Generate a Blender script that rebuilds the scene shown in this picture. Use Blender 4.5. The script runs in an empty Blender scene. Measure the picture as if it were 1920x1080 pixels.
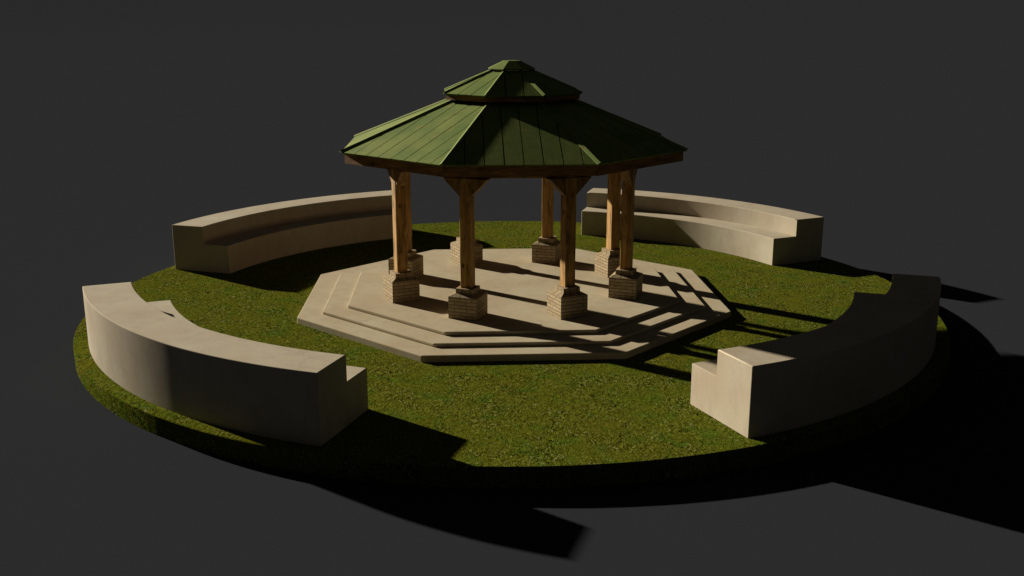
import bpy, bmesh, math, random
from math import sin, cos, pi, radians, atan2, hypot, sqrt
from mathutils import Vector, Matrix, Euler

random.seed(7)
S = bpy.context.scene
C = S.collection

# ------------------------------------------------------------------ dimensions (metres)
PHI = 0.0491                                  # turn of the octagon
OCT = [radians(-112.5 + 45 * k) + PHI for k in range(8)]   # azimuth of the eight corners
R1, R2, R3 = 5.0, 4.4475, 3.8946              # platform steps
Z1, Z2, Z3 = 0.1295, 0.1994, 0.2742
RG, TG = 9.354, 0.340                        # lawn disc
RO, RM, RI = 9.076, 8.173, 7.461              # bench radii
HB, HS = 1.158, 0.7126
RE, ZE = 3.906, 3.541                         # main eave
RT, ZT = 1.30, 4.540
RF, ZF = 3.828, 3.307                         # fascia
RUE, ZUE, RUT, ZUT = 1.597, 4.670, 0.45, 5.128
RUF, ZUF = 1.551, 4.540
RP = 2.6725                                   # circle of the posts
PW, ZP1, CW, ZP2, ZP3 = 0.619, 0.735, 0.383, 0.793, 0.888
POST = 0.235
ZBEAM = 3.13

SUN_AZ, SUN_EL = radians(-37.5), radians(18.15)   # direction the light travels, and its height
SUN_S = 4.2
SUN_C = (1.0, 0.90, 0.72)
WORLD = 0.0086          # faint even fill
FLOOR = 0.0123          # brightness the lit grey floor should reach
EXPOSURE = 1.0

# ------------------------------------------------------------------ node helpers
def new_mat(name):
    m = bpy.data.materials.new(name); m.use_nodes = True
    nt = m.node_tree; nt.nodes.clear()
    out = nt.nodes.new('ShaderNodeOutputMaterial')
    b = nt.nodes.new('ShaderNodeBsdfPrincipled')
    nt.links.new(b.outputs[0], out.inputs[0])
    return m, nt, b

def N(nt, typ, **kw):
    n = nt.nodes.new(typ)
    for k, v in kw.items():
        if k in n.inputs: n.inputs[k].default_value = v
        else: setattr(n, k, v)
    return n

def noise(nt, vec, scale, detail=4, rough=0.55, dist=0.0):
    n = N(nt, 'ShaderNodeTexNoise'); n.inputs['Scale'].default_value = scale
    n.inputs['Detail'].default_value = detail; n.inputs['Roughness'].default_value = rough
    n.inputs['Distortion'].default_value = dist
    nt.links.new(vec, n.inputs['Vector']); return n.outputs['Fac']

def ramp(nt, fac, stops):
    r = N(nt, 'ShaderNodeValToRGB'); e = r.color_ramp.elements
    while len(e) < len(stops): e.new(0.5)
    for i, (p, c) in enumerate(stops):
        e[i].position = p
        e[i].color = (c, c, c, 1) if isinstance(c, (int, float)) else (*c, 1)
    nt.links.new(fac, r.inputs[0]); return r.outputs[0]

def mix(nt, fac, a, b, mode='MIX'):
    m = N(nt, 'ShaderNodeMix', data_type='RGBA', blend_type=mode)
    for v, i in ((fac, 0), (a, 6), (b, 7)):
        s = m.inputs[i]
        if isinstance(v, (int, float)): s.default_value = v if i == 0 else (v, v, v, 1)
        elif isinstance(v, tuple): s.default_value = (*v, 1)
        else: nt.links.new(v, s)
    return m.outputs[2]

def vmath(nt, vec, scale, rnd=True):
    """object coordinates, stretched, moved by a random offset for every object"""
    mp = N(nt, 'ShaderNodeVectorMath', operation='MULTIPLY'); nt.links.new(vec, mp.inputs[0]); mp.inputs[1].default_value = scale
    if not rnd: return mp.outputs[0]
    oi = N(nt, 'ShaderNodeObjectInfo')
    s = N(nt, 'ShaderNodeVectorMath', operation='SCALE'); s.inputs[0].default_value = (37.1, 19.7, 53.3); nt.links.new(oi.outputs['Random'], s.inputs['Scale'])
    a = N(nt, 'ShaderNodeVectorMath', operation='ADD'); nt.links.new(mp.outputs[0], a.inputs[0]); nt.links.new(s.outputs[0], a.inputs[1])
    return a.outputs[0]

def bump(nt, b, h, strength, dist):
    n = N(nt, 'ShaderNodeBump'); n.inputs['Strength'].default_value = strength; n.inputs['Distance'].default_value = dist
    nt.links.new(h, n.inputs['Height']); nt.links.new(n.outputs[0], b.inputs['Normal'])

def concrete(name, base, rnd=True):
    m, nt, b = new_mat(name)
    tc = N(nt, 'ShaderNodeTexCoord').outputs['Object']
    v = vmath(nt, tc, (1, 1, 1), rnd)
    vs = vmath(nt, tc, (1.0, 1.0, 0.35), rnd)
    n1 = noise(nt, v, 0.9, 5, 0.6); n2 = noise(nt, vs, 4.0, 6, 0.65, 0.6); n3 = noise(nt, v, 55, 4, 0.7)
    lo = tuple(c * f for c, f in zip(base, (0.90, 0.85, 0.80))); hi = tuple(c * f for c, f in zip(base, (1.05, 1.10, 1.10)))
    c = mix(nt, ramp(nt, n1, [(0.3, 0.0), (0.7, 1.0)]), lo, hi)
    c = mix(nt, ramp(nt, n2, [(0.32, 0.42), (0.50, 0.0)]), c, tuple(x * 0.74 for x in base))
    c = mix(nt, ramp(nt, n2, [(0.60, 0.0), (0.80, 0.30)]), c, tuple(min(1, x * 1.22) for x in base))
    c = mix(nt, 1.0, c, ramp(nt, n3, [(0.25, 0.90), (0.75, 1.08)]), 'MULTIPLY')
    nt.links.new(c, b.inputs['Base Color'])
    nt.links.new(ramp(nt, n2, [(0.2, 0.85), (0.8, 0.97)]), b.inputs['Roughness'])
    b.inputs['Specular IOR Level'].default_value = 0.08
    bump(nt, b, n3, 0.4, 0.005)
    return m

def wood(name, axis, lo, mid, hi, rough=0.7):
    """planed softwood: grain runs along the given local axis, a few knots"""
    m, nt, b = new_mat(name)
    tc = N(nt, 'ShaderNodeTexCoord').outputs['Object']
    st = [9.0, 9.0, 9.0]; st[axis] = 0.9
    v = vmath(nt, tc, tuple(st))
    n1 = noise(nt, v, 1.3, 6, 0.62, 0.9)
    st2 = [46.0, 46.0, 46.0]; st2[axis] = 1.6
    n2 = noise(nt, vmath(nt, tc, tuple(st2)), 1.6, 4, 0.7, 0.3)
    c = ramp(nt, n1, [(0.28, lo), (0.5, mid), (0.74, hi)])
    c = mix(nt, 1.0, c, ramp(nt, n2, [(0.3, 0.50), (0.62, 1.15)]), 'MULTIPLY')
    st4 = [5.0, 5.0, 5.0]; st4[axis] = 1.5
    c = mix(nt, 1.0, c, ramp(nt, noise(nt, vmath(nt, tc, tuple(st4)), 1.0, 4, 0.6, 1.4), [(0.34, 0.48), (0.50, 1.0), (0.7, 1.12)]), 'MULTIPLY')
    st3 = [4.5, 4.5, 4.5]; st3[axis] = 2.4
    vo = N(nt, 'ShaderNodeTexVoronoi', feature='F1'); vo.inputs['Scale'].default_value = 0.75
    nt.links.new(vmath(nt, tc, tuple(st3)), vo.inputs['Vector'])
    k = ramp(nt, vo.outputs['Distance'], [(0.05, 1.0), (0.13, 0.0)])
    c = mix(nt, k, c, tuple(x * 0.28 for x in lo))
    nt.links.new(c, b.inputs['Base Color'])
    b.inputs['Roughness'].default_value = rough; b.inputs['Specular IOR Level'].default_value = 0.3
    bump(nt, b, n2, 0.35, 0.004)
    return m

def painted(name, base):
    """green painted boards: faded, scuffed, a few rusty brown marks"""
    m, nt, b = new_mat(name)
    tc = N(nt, 'ShaderNodeTexCoord').outputs['Object']
    v = vmath(nt, tc, (1, 1, 1)); vg = vmath(nt, tc, (10.0, 1.1, 10.0))
    n1 = noise(nt, v, 0.9, 5, 0.6, 0.4); n2 = noise(nt, vg, 1.5, 6, 0.7, 0.4); n3 = noise(nt, v, 3.2, 4, 0.6, 0.6); n4 = noise(nt, v, 40, 3, 0.7)
    lo = tuple(c * 0.80 for c in base); hi = (base[0] * 1.45, base[1] * 1.13, base[2] * 1.35)
    c = mix(nt, ramp(nt, n1, [(0.36, 0.0), (0.64, 1.0)]), lo, hi)
    c = mix(nt, 1.0, c, ramp(nt, n2, [(0.25, 0.82), (0.72, 1.12)]), 'MULTIPLY')
    c = mix(nt, 1.0, c, ramp(nt, n4, [(0.3, 0.86), (0.7, 1.12)]), 'MULTIPLY')
    c = mix(nt, ramp(nt, n3, [(0.60, 0.0), (0.74, 0.75)]), c, (base[0] * 1.9, base[1] * 1.0, base[2] * 1.6))
    vo = N(nt, 'ShaderNodeTexVoronoi', feature='F1'); vo.inputs['Scale'].default_value = 2.1
    nt.links.new(vmath(nt, tc, (1.15, 0.95, 1.0)), vo.inputs['Vector'])
    k = ramp(nt, vo.outputs['Distance'], [(0.045, 0.95), (0.085, 0.0)])
    c = mix(nt, k, c, (0.13, 0.055, 0.02))
    nt.links.new(c, b.inputs['Base Color'])
    b.inputs['Roughness'].default_value = 0.7; b.inputs['Specular IOR Level'].default_value = 0.15
    bump(nt, b, n2, 0.3, 0.003)
    return m

def brick(name, mortar=(0.050, 0.034, 0.020)):
    m, nt, b = new_mat(name)
    uv = N(nt, 'ShaderNodeTexCoord').outputs['UV']
    ob = N(nt, 'ShaderNodeTexCoord').outputs['Object']
    v = vmath(nt, ob, (1, 1, 1))
    # ragged edges of the stones
    wob = N(nt, 'ShaderNodeTexNoise'); wob.inputs['Scale'].default_value = 16; nt.links.new(v, wob.inputs['Vector'])
    sub = N(nt, 'ShaderNodeVectorMath', operation='SUBTRACT'); nt.links.new(wob.outputs['Color'], sub.inputs[0]); sub.inputs[1].default_value = (.5, .5, .5)
    sc = N(nt, 'ShaderNodeVectorMath', operation='SCALE'); nt.links.new(sub.outputs[0], sc.inputs[0]); sc.inputs['Scale'].default_value = 0.018
    ad = N(nt, 'ShaderNodeVectorMath', operation='ADD'); nt.links.new(uv, ad.inputs[0]); nt.links.new(sc.outputs[0], ad.inputs[1])
    br = N(nt, 'ShaderNodeTexBrick'); nt.links.new(ad.outputs[0], br.inputs['Vector'])
    br.inputs['Scale'].default_value = 1.0; br.inputs['Brick Width'].default_value = 0.26; br.inputs['Row Height'].default_value = 0.0732
    br.inputs['Mortar Size'].default_value = 0.0055; br.inputs['Mortar Smooth'].default_value = 0.35; br.inputs['Bias'].default_value = 0.0
    br.offset = 0.5; br.offset_frequency = 2; br.squash = 1.0
    br.inputs['Color1'].default_value = (0.335, 0.258, 0.155, 1); br.inputs['Color2'].default_value = (0.44, 0.345, 0.215, 1)
    br.inputs['Mortar'].default_value = (*mortar, 1)
    n1 = noise(nt, v, 22, 5, 0.7)
    c = mix(nt, 1.0, br.outputs['Color'], ramp(nt, n1, [(0.28, 0.68), (0.7, 1.12)]), 'MULTIPLY')
    nt.links.new(c, b.inputs['Base Color'])
    b.inputs['Roughness'].default_value = 0.88; b.inputs['Specular IOR Level'].default_value = 0.2
    hm = N(nt, 'ShaderNodeMath', operation='MULTIPLY_ADD'); nt.links.new(n1, hm.inputs[0]); hm.inputs[1].default_value = 0.25
    inv = N(nt, 'ShaderNodeMath', operation='SUBTRACT'); inv.inputs[0].default_value = 1.0; nt.links.new(br.outputs['Fac'], inv.inputs[1])
    nt.links.new(inv.outputs[0], hm.inputs[2])
    bump(nt, b, hm.outputs[0], 0.8, 0.012)
    return m

def turf(name):
    """clipped rough turf: blades lying in several directions, dark gaps, dry straws in patches"""
    m, nt, b = new_mat(name)
    ob = N(nt, 'ShaderNodeTexCoord').outputs['Object']
    wn = N(nt, 'ShaderNodeTexNoise'); wn.inputs['Scale'].default_value = 7.0; wn.inputs['Detail'].default_value = 2; nt.links.new(ob, wn.inputs['Vector'])
    ws = N(nt, 'ShaderNodeVectorMath', operation='SCALE'); nt.links.new(wn.outputs['Color'], ws.inputs[0]); ws.inputs['Scale'].default_value = 0.16
    wa = N(nt, 'ShaderNodeVectorMath', operation='ADD'); nt.links.new(ob, wa.inputs[0]); nt.links.new(ws.outputs[0], wa.inputs[1])
    layers = []
    for ang, sc in ((0.3, 1.0), (1.35, 1.15), (2.4, 0.9)):
        mp = N(nt, 'ShaderNodeMapping'); nt.links.new(wa.outputs[0], mp.inputs['Vector'])
        mp.inputs['Rotation'].default_value = (0, 0, ang); mp.inputs['Scale'].default_value = (30 * sc, 9 * sc, 24 * sc); mp.inputs['Location'].default_value = (ang * 5, 3, 1)
        layers.append(noise(nt, mp.outputs[0], 1.0, 3, 0.7, 0.3))
    mx = N(nt, 'ShaderNodeMath', operation='MAXIMUM'); nt.links.new(layers[0], mx.inputs[0]); nt.links.new(layers[1], mx.inputs[1])
    blades = N(nt, 'ShaderNodeMath', operation='MAXIMUM'); nt.links.new(mx.outputs[0], blades.inputs[0]); nt.links.new(layers[2], blades.inputs[1])
    blades = blades.outputs[0]
    big = noise(nt, ob, 0.55, 3, 0.5, 0.4); mid = noise(nt, ob, 2.2, 4, 0.6, 0.5)
    tuft = noise(nt, ob, 8, 3, 0.7, 0.8); pit = noise(nt, ob, 30, 3, 0.7, 0.7)
    patch = ramp(nt, noise(nt, ob, 1.5, 5, 0.65, 0.6), [(0.44, 0.0), (0.60, 1.0)])
    c = mix(nt, ramp(nt, big, [(0.35, 0.0), (0.65, 1.0)]), (0.088, 0.108, 0.0095), (0.104, 0.106, 0.0105))
    c = mix(nt, ramp(nt, mid, [(0.50, 0.0), (0.68, 0.85)]), c, (0.060, 0.104, 0.0105))
    c = mix(nt, 1.0, c, ramp(nt, tuft, [(0.30, 0.80), (0.5, 1.0), (0.72, 1.15)]), 'MULTIPLY')
    calm = ramp(nt, blades, [(0.46, 0.42), (0.54, 0.92), (0.62, 1.15), (0.74, 1.6)])
    rough_ = ramp(nt, blades, [(0.47, 0.05), (0.54, 0.75), (0.62, 1.3), (0.72, 2.4)])
    c = mix(nt, 1.0, c, mix(nt, patch, calm, rough_), 'MULTIPLY')
    gate = ramp(nt, patch, [(0.0, 0.10), (1.0, 1.0)])
    sp = mix(nt, 1.0, ramp(nt, layers[1], [(0.575, 0.0), (0.655, 0.95)]), gate, 'MULTIPLY')
    c = mix(nt, sp, c, (0.29, 0.27, 0.14))
    sp2 = mix(nt, 1.0, ramp(nt, pit, [(0.33, 1.0), (0.41, 0.0)]), ramp(nt, patch, [(0.0, 0.4), (1.0, 1.0)]), 'MULTIPLY')
    c = mix(nt, sp2, c, (0.008, 0.007, 0.002))
    nt.links.new(c, b.inputs['Base Color'])
    b.inputs['Roughness'].default_value = 1.0; b.inputs['Specular IOR Level'].default_value = 0.0
    h = mix(nt, 0.35, blades, tuft)
    bump(nt, b, h, 0.9, 0.04)
    return m

M = {}
M['concrete_bench'] = concrete('weathered_bench_concrete', (0.425, 0.372, 0.296), False)
M['concrete_base'] = concrete('pale_base_concrete', (0.440, 0.376, 0.272), False)
WOOD = ((0.19, 0.088, 0.022), (0.40, 0.220, 0.058), (0.58, 0.350, 0.115))
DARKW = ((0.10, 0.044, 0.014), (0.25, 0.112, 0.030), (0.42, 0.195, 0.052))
M['post'] = wood('honey_timber_upright', 2, *WOOD)
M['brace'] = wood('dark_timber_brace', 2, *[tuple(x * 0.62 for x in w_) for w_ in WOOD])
M['beam'] = wood('honey_timber_beam', 0, *WOOD)
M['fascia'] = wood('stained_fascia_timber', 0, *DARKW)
M['brick'] = brick('tan_brickwork')
M['shoulder'] = brick('tan_shoulder_stone', (0.150, 0.112, 0.066))
M['paint'] = painted('green_painted_boards', (0.122, 0.194, 0.034))
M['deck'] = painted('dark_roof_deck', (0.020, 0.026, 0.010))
M['turf'] = turf('mown_turf')

# ground: matte grey; its tint cancels the warmth of the sun so that the lit floor is neutral
m, nt, b = new_mat('matte_grey_floor')
nt.nodes.remove(b); d = nt.nodes.new('ShaderNodeBsdfDiffuse')
g = [FLOOR / (SUN_S * sin(SUN_EL) * c / pi + WORLD) for c in SUN_C]
d.inputs['Color'].default_value = (*g, 1)
nt.links.new(d.outputs[0], [n for n in nt.nodes if n.type == 'OUTPUT_MATERIAL'][0].inputs[0])
M['ground'] = m

# ------------------------------------------------------------------ object helpers
def link(name, me, mat, parent=None, mw=None, kind=None, smooth=False):
    o = bpy.data.objects.new(name, me); C.objects.link(o)
    if mat: me.materials.append(mat)
    if parent: o.parent = parent
    if mw is not None: o.matrix_local = mw
    if kind: o['kind'] = kind
    return o

def build(name, bm, mat, parent=None, mw=None, kind=None, bevel=0.0, seg=2, angle=35):
    bmesh.ops.remove_doubles(bm, verts=bm.verts, dist=1e-5)
    bmesh.ops.recalc_face_normals(bm, faces=bm.faces)
    me = bpy.data.meshes.new(name); bm.to_mesh(me); bm.free()
    o = link(name, me, mat, parent, mw, kind)
    if bevel:
        md = o.modifiers.new('edge', 'BEVEL'); md.width = bevel; md.segments = seg; md.limit_method = 'ANGLE'; md.angle_limit = radians(angle)
        md.harden_normals = False
    return o

def tag(o, label, cat, group=None):
    o['label'] = label; o['category'] = cat
    if group: o['group'] = group
    return o

def prism(bm, pts, z0, z1, top=None):
    """vertical prism over a list of (x, y)"""
    top = top or pts
    a = [bm.verts.new((x, y, z0)) for x, y in pts]; c = [bm.verts.new((x, y, z1)) for x, y in top]
    n = len(pts)
    bm.faces.new(a[::-1]); bm.faces.new(c)
    for i in range(n): bm.faces.new((a[i], a[(i + 1) % n], c[(i + 1) % n], c[i]))

def box(bm, x0, x1, y0, y1, z0, z1): prism(bm, [(x0, y0), (x1, y0), (x1, y1), (x0, y1)], z0, z1)

def hull(bm, pts):
    vs = [bm.verts.new(p) for p in pts]; bmesh.ops.convex_hull(bm, input=vs)

def octo(R): return [(R * cos(a), R * sin(a)) for a in OCT]
def P3(R, k, z): return Vector((R * cos(OCT[k % 8]), R * sin(OCT[k % 8]), z))

# ------------------------------------------------------------------ ground and lawn
bm = bmesh.new(); R = 4000
prof = [(60, 0.0), (250, 0.0), (400, 0.6), (600, 4.0), (900, 12.0), (1400, 27.0), (2500, 62.0), (R, 112.0)]   # very gently rising far away
rg = [[bm.verts.new((r_ * cos(i * pi / 64), r_ * sin(i * pi / 64), -TG + h_)) for i in range(128)] for r_, h_ in prof]
bm.faces.new(rg[0])
for a_, b_ in zip(rg, rg[1:]):
    for i in range(128): bm.faces.new((a_[i], a_[(i + 1) % 128], b_[(i + 1) % 128], b_[i]))
gnd = build('ground', bm, M['ground'], kind='structure'); gnd.data.shade_smooth()

def lawn():
    bm = bmesh.new(); n = 256
    prof = [(RG, -TG), (RG, -0.012), (RG - 0.012, 0.0)]
    rings = []
    for r, z in prof: rings.append([bm.verts.new((r * cos(2 * pi * i / n), r * sin(2 * pi * i / n), z)) for i in range(n)])
    for a, c in zip(rings, rings[1:]):
        for i in range(n):
            f = bm.faces.new((a[i], a[(i + 1) % n], c[(i + 1) % n], c[i])); f.smooth = False
    bm.faces.new(rings[-1])
    return build('lawn', bm, M['turf'], kind='structure')
lawn()

# ------------------------------------------------------------------ stepped octagonal base
base = bpy.data.objects.new('stepped_platform', None); C.objects.link(base)
tag(base, 'pale octagonal concrete platform with three shallow steps, under the gazebo', 'platform')
for R, z0, z1 in ((R1, 0.0, Z1), (R2, Z1, Z2), (R3, Z2, Z3)):
    bm = bmesh.new(); prism(bm, octo(R), z0 - (0.03 if z0 == 0 else 0), z1)
    bmesh.ops.recalc_face_normals(bm, faces=bm.faces)
    build('step', bm, M['concrete_base'], base, bevel=0.020, seg=2, angle=30)

# ------------------------------------------------------------------ curved benches
def bench(a0, a1, label):
    mid = radians((a0 + a1) / 2); org = Vector((cos(mid) * 8.3, sin(mid) * 8.3, 0))
    root = bpy.data.objects.new('curved_bench', None); C.objects.link(root); root.location = org
    tag(root, label, 'bench', 'curved concrete benches round the lawn')
    n = 64
    def sweep(name, prof, soft, ends):
        bm = bmesh.new(); rings = []
        for i in range(n + 1):
            t = radians(a0 + (a1 - a0) * i / n)
            rings.append([bm.verts.new((r * cos(t) - org.x, r * sin(t) - org.y, z)) for r, z in prof])
        m_ = len(prof)
        bm.faces.new(rings[0]); bm.faces.new(rings[-1][::-1])
        for i in range(n):
            for j in range(m_):
                bm.faces.new((rings[i][j], rings[i + 1][j], rings[i + 1][(j + 1) % m_], rings[i][(j + 1) % m_]))
        bmesh.ops.recalc_face_normals(bm, faces=bm.faces)
        # soften only the edges that are exposed, not the joint between seat and backrest
        wl = bm.edges.layers.float.new('bevel_weight_edge')
        idx = {v: (i, j) for i, rg in enumerate(rings) for j, v in enumerate(rg)}
        for e in bm.edges:
            (i0, j0), (i1, j1) = idx[e.verts[0]], idx[e.verts[1]]
            if j0 == j1: e[wl] = 1.0 if j0 in soft else 0.0
            elif i0 in (0, n) : e[wl] = 1.0 if frozenset((j0, j1)) in ends else 0.0
        o = build(name, bm, M['concrete_bench'], root, bevel=0.019, seg=2)
        md = o.modifiers['edge']; md.limit_method = 'WEIGHT'; md.harden_normals = True
        o.data.shade_smooth()
        sharp = o.data.attributes.new('sharp_edge', 'BOOLEAN', 'EDGE')
        co = o.data.vertices
        for k_, e in enumerate(o.data.edges):
            sharp.data[k_].value = o.data.attributes['bevel_weight_edge'].data[k_].value > 0.5 or False
        nf = {}
        for p_ in o.data.polygons:
            for ek in p_.edge_keys: nf.setdefault(ek, []).append(p_.normal.copy())
        for k_, e in enumerate(o.data.edges):
            ns = nf.get(tuple(sorted(e.vertices)), [])
            if len(ns) == 2 and ns[0].angle(ns[1]) > 0.5: sharp.data[k_].value = True
        return o
    sweep('backrest', [(RM, -0.02), (RO, -0.02), (RO, HB), (RM, HB)], (2, 3), [frozenset(q) for q in ((1, 2), (2, 3))])
    sweep('seat', [(RI, -0.02), (RM, -0.02), (RM, HS), (RI, HS)], (3,), [frozenset(q) for q in ((2, 3), (3, 0))])
    return root
bench(202.55, 251.67, 'curved bench at the left front rim, its outer back half sunlit and half dark')
bench(113.15, 162.25, 'curved bench at the left rear whose inner seat lies wholly in its own shade')
bench(24.75, 73.90, 'curved bench at the right rear with its seat and backrest partly in full sun')
bench(-66.65, -17.61, 'curved bench at the right front, in deep roof shadow except its sunlit end')

# ------------------------------------------------------------------ gazebo
gz = bpy.data.objects.new('gazebo', None); C.objects.link(gz); gz.location = (0, 0, Z3)
tag(gz, 'octagonal timber gazebo with two-tiered green board roof on eight posts with brick footings', 'gazebo')
UP = Matrix.Translation((0, 0, -Z3))          # undo the root's height so that parts can use scene heights

def uv_box(bm, top_rot=True):
    uvl = bm.loops.layers.uv.new('UVMap')
    for f in bm.faces:
        n = f.normal
        if abs(n.x) >= abs(n.y): ax, off = 1, 0.0
        else: ax, off = 0, 0.117
        cz = f.calc_center_median().z
        for l in f.loops:
            co = l.vert.co
            if cz > ZP1 + 0.005 and abs(n.z) < 0.97:        # bricks on end
                l[uvl].uv = (co.z - ZP1 + 0.03, co[ax] * 0.42 + 0.02); continue
            l[uvl].uv = (co[ax] * (1 if (n.x if ax == 1 else -n.y) > 0 else -1) + off + 0.31, co.z - Z3 if abs(n.z) < 0.9 else co[1 - ax])

post0 = None
# one plinth and its collar, local x = outwards
def plinth_mesh():
    bm = bmesh.new()
    h, c = PW / 2, CW / 2
    sq = lambda s: [(-s, -s), (s, -s), (s, s), (-s, s)]
    levels = [(h, Z3 - 0.0), (h, ZP1), (c, ZP2)]
    rings = [[bm.verts.new((x, y, z)) for x, y in sq(s)] for s, z in levels]
    bm.faces.new(rings[0][::-1]); bm.faces.new(rings[-1])
    for a, d in zip(rings, rings[1:]):
        for i in range(4): bm.faces.new((a[i], a[(i + 1) % 4], d[(i + 1) % 4], d[i]))
    bmesh.ops.recalc_face_normals(bm, faces=bm.faces); uv_box(bm)
    me = bpy.data.meshes.new('brick_footing'); bm.to_mesh(me); bm.free(); me.materials.append(M['brick']); me.materials.append(M['shoulder'])
    for p_ in me.polygons:
        if p_.center.z > ZP1 + 0.005: p_.material_index = 1
    return me
def collar_mesh():
    bm = bmesh.new(); c = CW / 2
    box(bm, -c, c, -c, c, ZP2, ZP3)
    bmesh.ops.recalc_face_normals(bm, faces=bm.faces); uv_box(bm)
    me = bpy.data.meshes.new('stone_collar'); bm.to_mesh(me); bm.free(); me.materials.append(M['shoulder']); return me
def post_mesh():
    bm = bmesh.new(); h = POST / 2
    box(bm, -h, h, -h, h, ZP3, ZBEAM)
    bmesh.ops.recalc_face_normals(bm, faces=bm.faces)
    bmesh.ops.bevel(bm, geom=[e for e in bm.edges if abs((e.verts[0].co - e.verts[1].co).z) > 1], offset=0.007, segments=1, affect='EDGES')
    me = bpy.data.meshes.new('post'); bm.to_mesh(me); bm.free(); me.materials.append(M['post']); return me
def brace_mesh(sgn):
    """triangular knee brace, starts at the post side and follows the wall line towards the next post"""
    bm = bmesh.new(); t = POST / 2 - 0.016; L = 0.35; s0 = sgn * (POST / 2 - 0.012); s1 = sgn * (POST / 2 + L)
    pts = []
    for x in (-t, t):
        pts += [(x, s0, ZBEAM - 0.002), (x, s1, ZBEAM - 0.002), (x, s1, ZBEAM - 0.012), (x, s0, ZBEAM - L - 0.01), (x, sgn * (POST / 2), ZBEAM - L - 0.01)]
    hull(bm, pts)
    me = bpy.data.meshes.new('knee_brace'); bmesh.ops.recalc_face_normals(bm, faces=bm.faces); bm.to_mesh(me); bm.free(); me.materials.append(M['brace']); return me
pm, cm, fm, b1m, b2m = post_mesh(), collar_mesh(), plinth_mesh(), brace_mesh(1), brace_mesh(-1)
for k in range(8):
    mw = UP @ Matrix.Rotation(OCT[k], 4, 'Z') @ Matrix.Translation((RP, 0, 0))
    f = bpy.data.objects.new('brick_footing', fm); C.objects.link(f); f.parent = gz; f.matrix_local = mw
    c_ = bpy.data.objects.new('stone_collar', cm); C.objects.link(c_); c_.parent = f
    p = bpy.data.objects.new('post', pm); C.objects.link(p); p.parent = gz; p.matrix_local = mw
    for bm_ in (b1m, b2m):
        q = bpy.data.objects.new('knee_brace', bm_); C.objects.link(q); q.parent = p

def side_frame(k, R, z):
    """frame at the middle of side k (corner k to k+1): x along the side, y outwards"""
    a, c_ = P3(R, k, z), P3(R, k + 1, z); mid = (a + c_) / 2
    x = (c_ - a).normalized(); y = Vector((mid.x, mid.y, 0)).normalized()
    x = Vector((-y.y, y.x, 0)); zz = Vector((0, 0, 1))
    mw = Matrix((x, -y, zz)).transposed().to_4x4(); mw.translation = mid      # local y points inwards
    return mw, (c_ - a).length / 2

# ring beam on the post heads, one beam a side, mitred
for k in range(8):
    mw, hl = side_frame(k, RP + 0.10, 0)
    bm = bmesh.new(); t = 0.20; tt = math.tan(radians(22.5))
    prism(bm, [(-hl, 0), (hl, 0), (hl - t * tt, t), (-hl + t * tt, t)], ZBEAM, ZBEAM + 0.24)
    build('ring_beam', bm, M['beam'], gz, UP @ mw)
    # rafter from post head to the lantern
for k in range(8):
    a = OCT[k]
    bm = bmesh.new()
    sl = (ZT - ZE) / (RE - RT)
    x0, x1, w, dp = RT + .02, RF - 0.22, 0.05, 0.14
    zt = lambda x: ZE + (RE - x) * sl - 0.075
    pts = [(x, y, zt(x) - dz) for x in (x0, x1) for y in (-w, w) for dz in (0, dp)]
    hull(bm, pts)
    build('rafter', bm, M['beam'], gz, UP @ Matrix.Rotation(a, 4, 'Z'))

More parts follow.
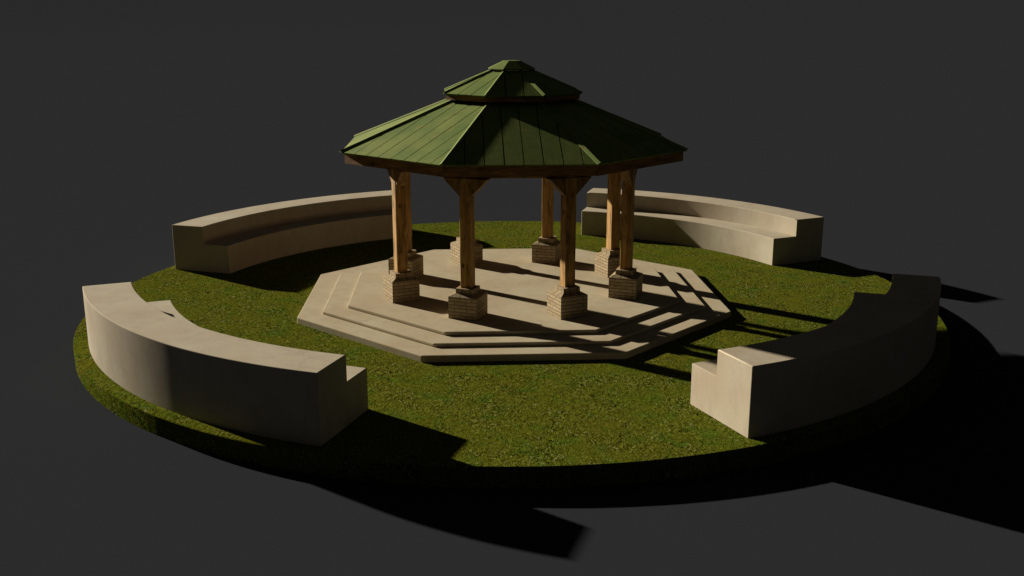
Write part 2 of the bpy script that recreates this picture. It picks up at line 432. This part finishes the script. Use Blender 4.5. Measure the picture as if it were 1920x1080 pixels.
def roof(name, Re, ze, Rt, zt, Rf, zf, plank, cap_w, cap_t, phase):
    deck_t = 0.03
    # deck: thin octagonal shell
    bm = bmesh.new()
    Rd = Rf - 0.05; zd = ze + (Re - Rd) * (zt - ze) / (Re - Rt) - 0.036
    lv = [(Rd, zd), (Rt, zt - 0.036), (Rt, zt - 0.036 - deck_t), (Rd, zd - deck_t)]
    rings = [[bm.verts.new(P3(R, k, z)) for k in range(8)] for R, z in lv]
    for i in range(4):
        a, c_ = rings[i], rings[(i + 1) % 4]
        for k in range(8): bm.faces.new((a[k], a[(k + 1) % 8], c_[(k + 1) % 8], c_[k]))
    deck = build(name, bm, M['deck'], gz, UP)
    for k in range(8):
        # boards of one side: local x along the eave, y up the slope, z out of the face
        a0, a1 = P3(Re, k, ze), P3(Re, k + 1, ze); t0, t1 = P3(Rt, k, zt), P3(Rt, k + 1, zt)
        mid = (a0 + a1) / 2; up = ((t0 + t1) / 2 - mid); Ls = up.length; y = up.normalized()
        x = (a1 - a0).normalized(); z = x.cross(y)
        if z.z < 0: x = -x; z = x.cross(y)
        wo, wi = (a1 - a0).length / 2, (t1 - t0).length / 2
        fr = Matrix((x, y, z)).transposed().to_4x4(); fr.translation = mid
        bm = bmesh.new(); gap = 0.010
        u = -wo + phase - plank
        def smax(uu): return Ls if abs(uu) <= wi else max(0.0, (wo - abs(uu)) / (wo - wi) * Ls)
        while u < wo:
            u0, u1 = max(-wo, u + gap), min(wo, u + plank - gap)
            u += plank
            if u1 - u0 < 0.02: continue
            us = sorted({u0, u1} | {q for q in (-wi, wi) if u0 < q < u1})
            poly = [(u0, 0), (u1, 0)] + [(q, smax(q)) for q in reversed(us)]
            poly2 = []
            for p_ in poly:
                if not poly2 or hypot(p_[0] - poly2[-1][0], p_[1] - poly2[-1][1]) > 1e-4: poly2.append(p_)
            if hypot(poly2[0][0] - poly2[-1][0], poly2[0][1] - poly2[-1][1]) < 1e-4: poly2.pop()
            if len(poly2) < 3: continue
            lift = random.uniform(-0.0015, 0.0015)
            prism(bm, poly2, -0.030, lift)
        build('roof_boards', bm, M['paint'], deck, fr)
        # fascia board
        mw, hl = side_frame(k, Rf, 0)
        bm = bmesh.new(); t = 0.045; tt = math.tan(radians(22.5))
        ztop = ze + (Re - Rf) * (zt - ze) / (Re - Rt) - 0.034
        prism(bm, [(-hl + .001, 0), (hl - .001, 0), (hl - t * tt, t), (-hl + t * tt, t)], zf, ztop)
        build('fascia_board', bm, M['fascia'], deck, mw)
        # hip cap
        A, B = P3(Re + 0.002, k, ze - 0.001), P3(Rt, k, zt)
        ax = (B - A).normalized()
        def fn(kk):
            p0, p1, p2 = P3(Re, kk, ze), P3(Re, kk + 1, ze), P3(Rt, kk, zt)
            n_ = (p1 - p0).cross(p2 - p0).normalized(); return n_ if n_.z > 0 else -n_
        nl, nr = fn(k - 1), fn(k)
        dl = nl.cross(ax).normalized(); dr = nr.cross(ax).normalized()
        tl = P3(Re, k - 1, ze) - P3(Re, k, ze); tr = P3(Re, k + 1, ze) - P3(Re, k, ze)
        if dl.dot(tl) < 0: dl = -dl
        if dr.dot(tr) < 0: dr = -dr
        nm = (nl + nr).normalized()
        bm = bmesh.new(); sec = []
        for Q in (A, B):
            sec.append([bm.verts.new(v) for v in (Q + dl * cap_w, Q + dl * cap_w + nl * cap_t * .38, Q + nm * (cap_t + .004), Q + dr * cap_w + nr * cap_t * .38, Q + dr * cap_w, Q - nm * 0.0)])
        n6 = 6
        bm.faces.new(sec[0]); bm.faces.new(sec[1][::-1])
        for i in range(n6): bm.faces.new((sec[0][i], sec[0][(i + 1) % n6], sec[1][(i + 1) % n6], sec[1][i]))
        build('hip_cap', bm, M['paint'], deck)
    return deck

roof('main_roof', RE, ZE, RT, ZT, RF, ZF, 0.3735, 0.056, 0.034, 0.06 + 0.3735)
roof('upper_roof', RUE, ZUE, RUT, ZUT, RUF, ZUF, 0.3735, 0.046, 0.027, 0.05 + 0.3735)
# drum between the two roofs
bm = bmesh.new()
rings = [[bm.verts.new(P3(R, k, z)) for k in range(8)] for R, z in ((RT + .02, ZT - 0.09), (RT + .02, ZUE + 0.06), (RT - .05, ZUE + 0.06), (RT - .05, ZT - 0.09))]
for i in range(4):
    a, c_ = rings[i], rings[(i + 1) % 4]
    for k in range(8): bm.faces.new((a[k], a[(k + 1) % 8], c_[(k + 1) % 8], c_[k]))
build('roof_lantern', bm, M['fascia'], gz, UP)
# flat-topped cap
bm = bmesh.new()
lv = [(0.36, 5.125), (0.545, 5.150), (0.545, 5.168), (0.19, 5.331), (0.0, 5.334)]
rings = [[bm.verts.new(P3(R, k, z)) for k in range(8)] for R, z in lv[:-1]]
for a, c_ in zip(rings, rings[1:]):
    for k in range(8): bm.faces.new((a[k], a[(k + 1) % 8], c_[(k + 1) % 8], c_[k]))
bm.faces.new(rings[0][::-1]); bm.faces.new(rings[-1])
build('roof_peak', bm, M['paint'], gz, UP, bevel=0.006)

# ------------------------------------------------------------------ light
ld = bpy.data.lights.new('low_sun', 'SUN'); ld.energy = SUN_S; ld.color = SUN_C; ld.angle = radians(1.0)
lo = bpy.data.objects.new('low_sun', ld); C.objects.link(lo)
dirv = Vector((cos(SUN_AZ) * cos(SUN_EL), sin(SUN_AZ) * cos(SUN_EL), -sin(SUN_EL)))
lo.rotation_euler = dirv.to_track_quat('-Z', 'Y').to_euler(); lo.location = -dirv * 40

w = bpy.data.worlds.new('World'); S.world = w; w.use_nodes = True
bg = w.node_tree.nodes['Background']; bg.inputs[0].default_value = (WORLD, WORLD, WORLD, 1); bg.inputs[1].default_value = 1.0

# ------------------------------------------------------------------ camera
cd = bpy.data.cameras.new('camera'); cam = bpy.data.objects.new('camera', cd); C.objects.link(cam); S.camera = cam
r = Vector((0.9999998, -0.0002688, -0.00050187)); u = Vector((0.00055324, 0.25079732, 0.96803946)); f = r.cross(u) * -1
u = (u - r * u.dot(r)).normalized(); f = u.cross(r).normalized()
mw = Matrix((r, u, -f)).transposed().to_4x4(); mw.translation = (0, -22.8895, 6.14178); cam.matrix_world = mw
cd.sensor_width = 36; cd.lens = 36 * 1925.63 / 1920; cd.clip_start = 0.1; cd.clip_end = 12000

S.view_settings.view_transform = 'Standard'; S.view_settings.look = 'None'
S.view_settings.exposure = EXPOSURE; S.view_settings.gamma = 1.0; S.view_settings.use_curve_mapping = False
S.render.engine = 'CYCLES'
S.cycles.max_bounces = 8; S.cycles.diffuse_bounces = 5
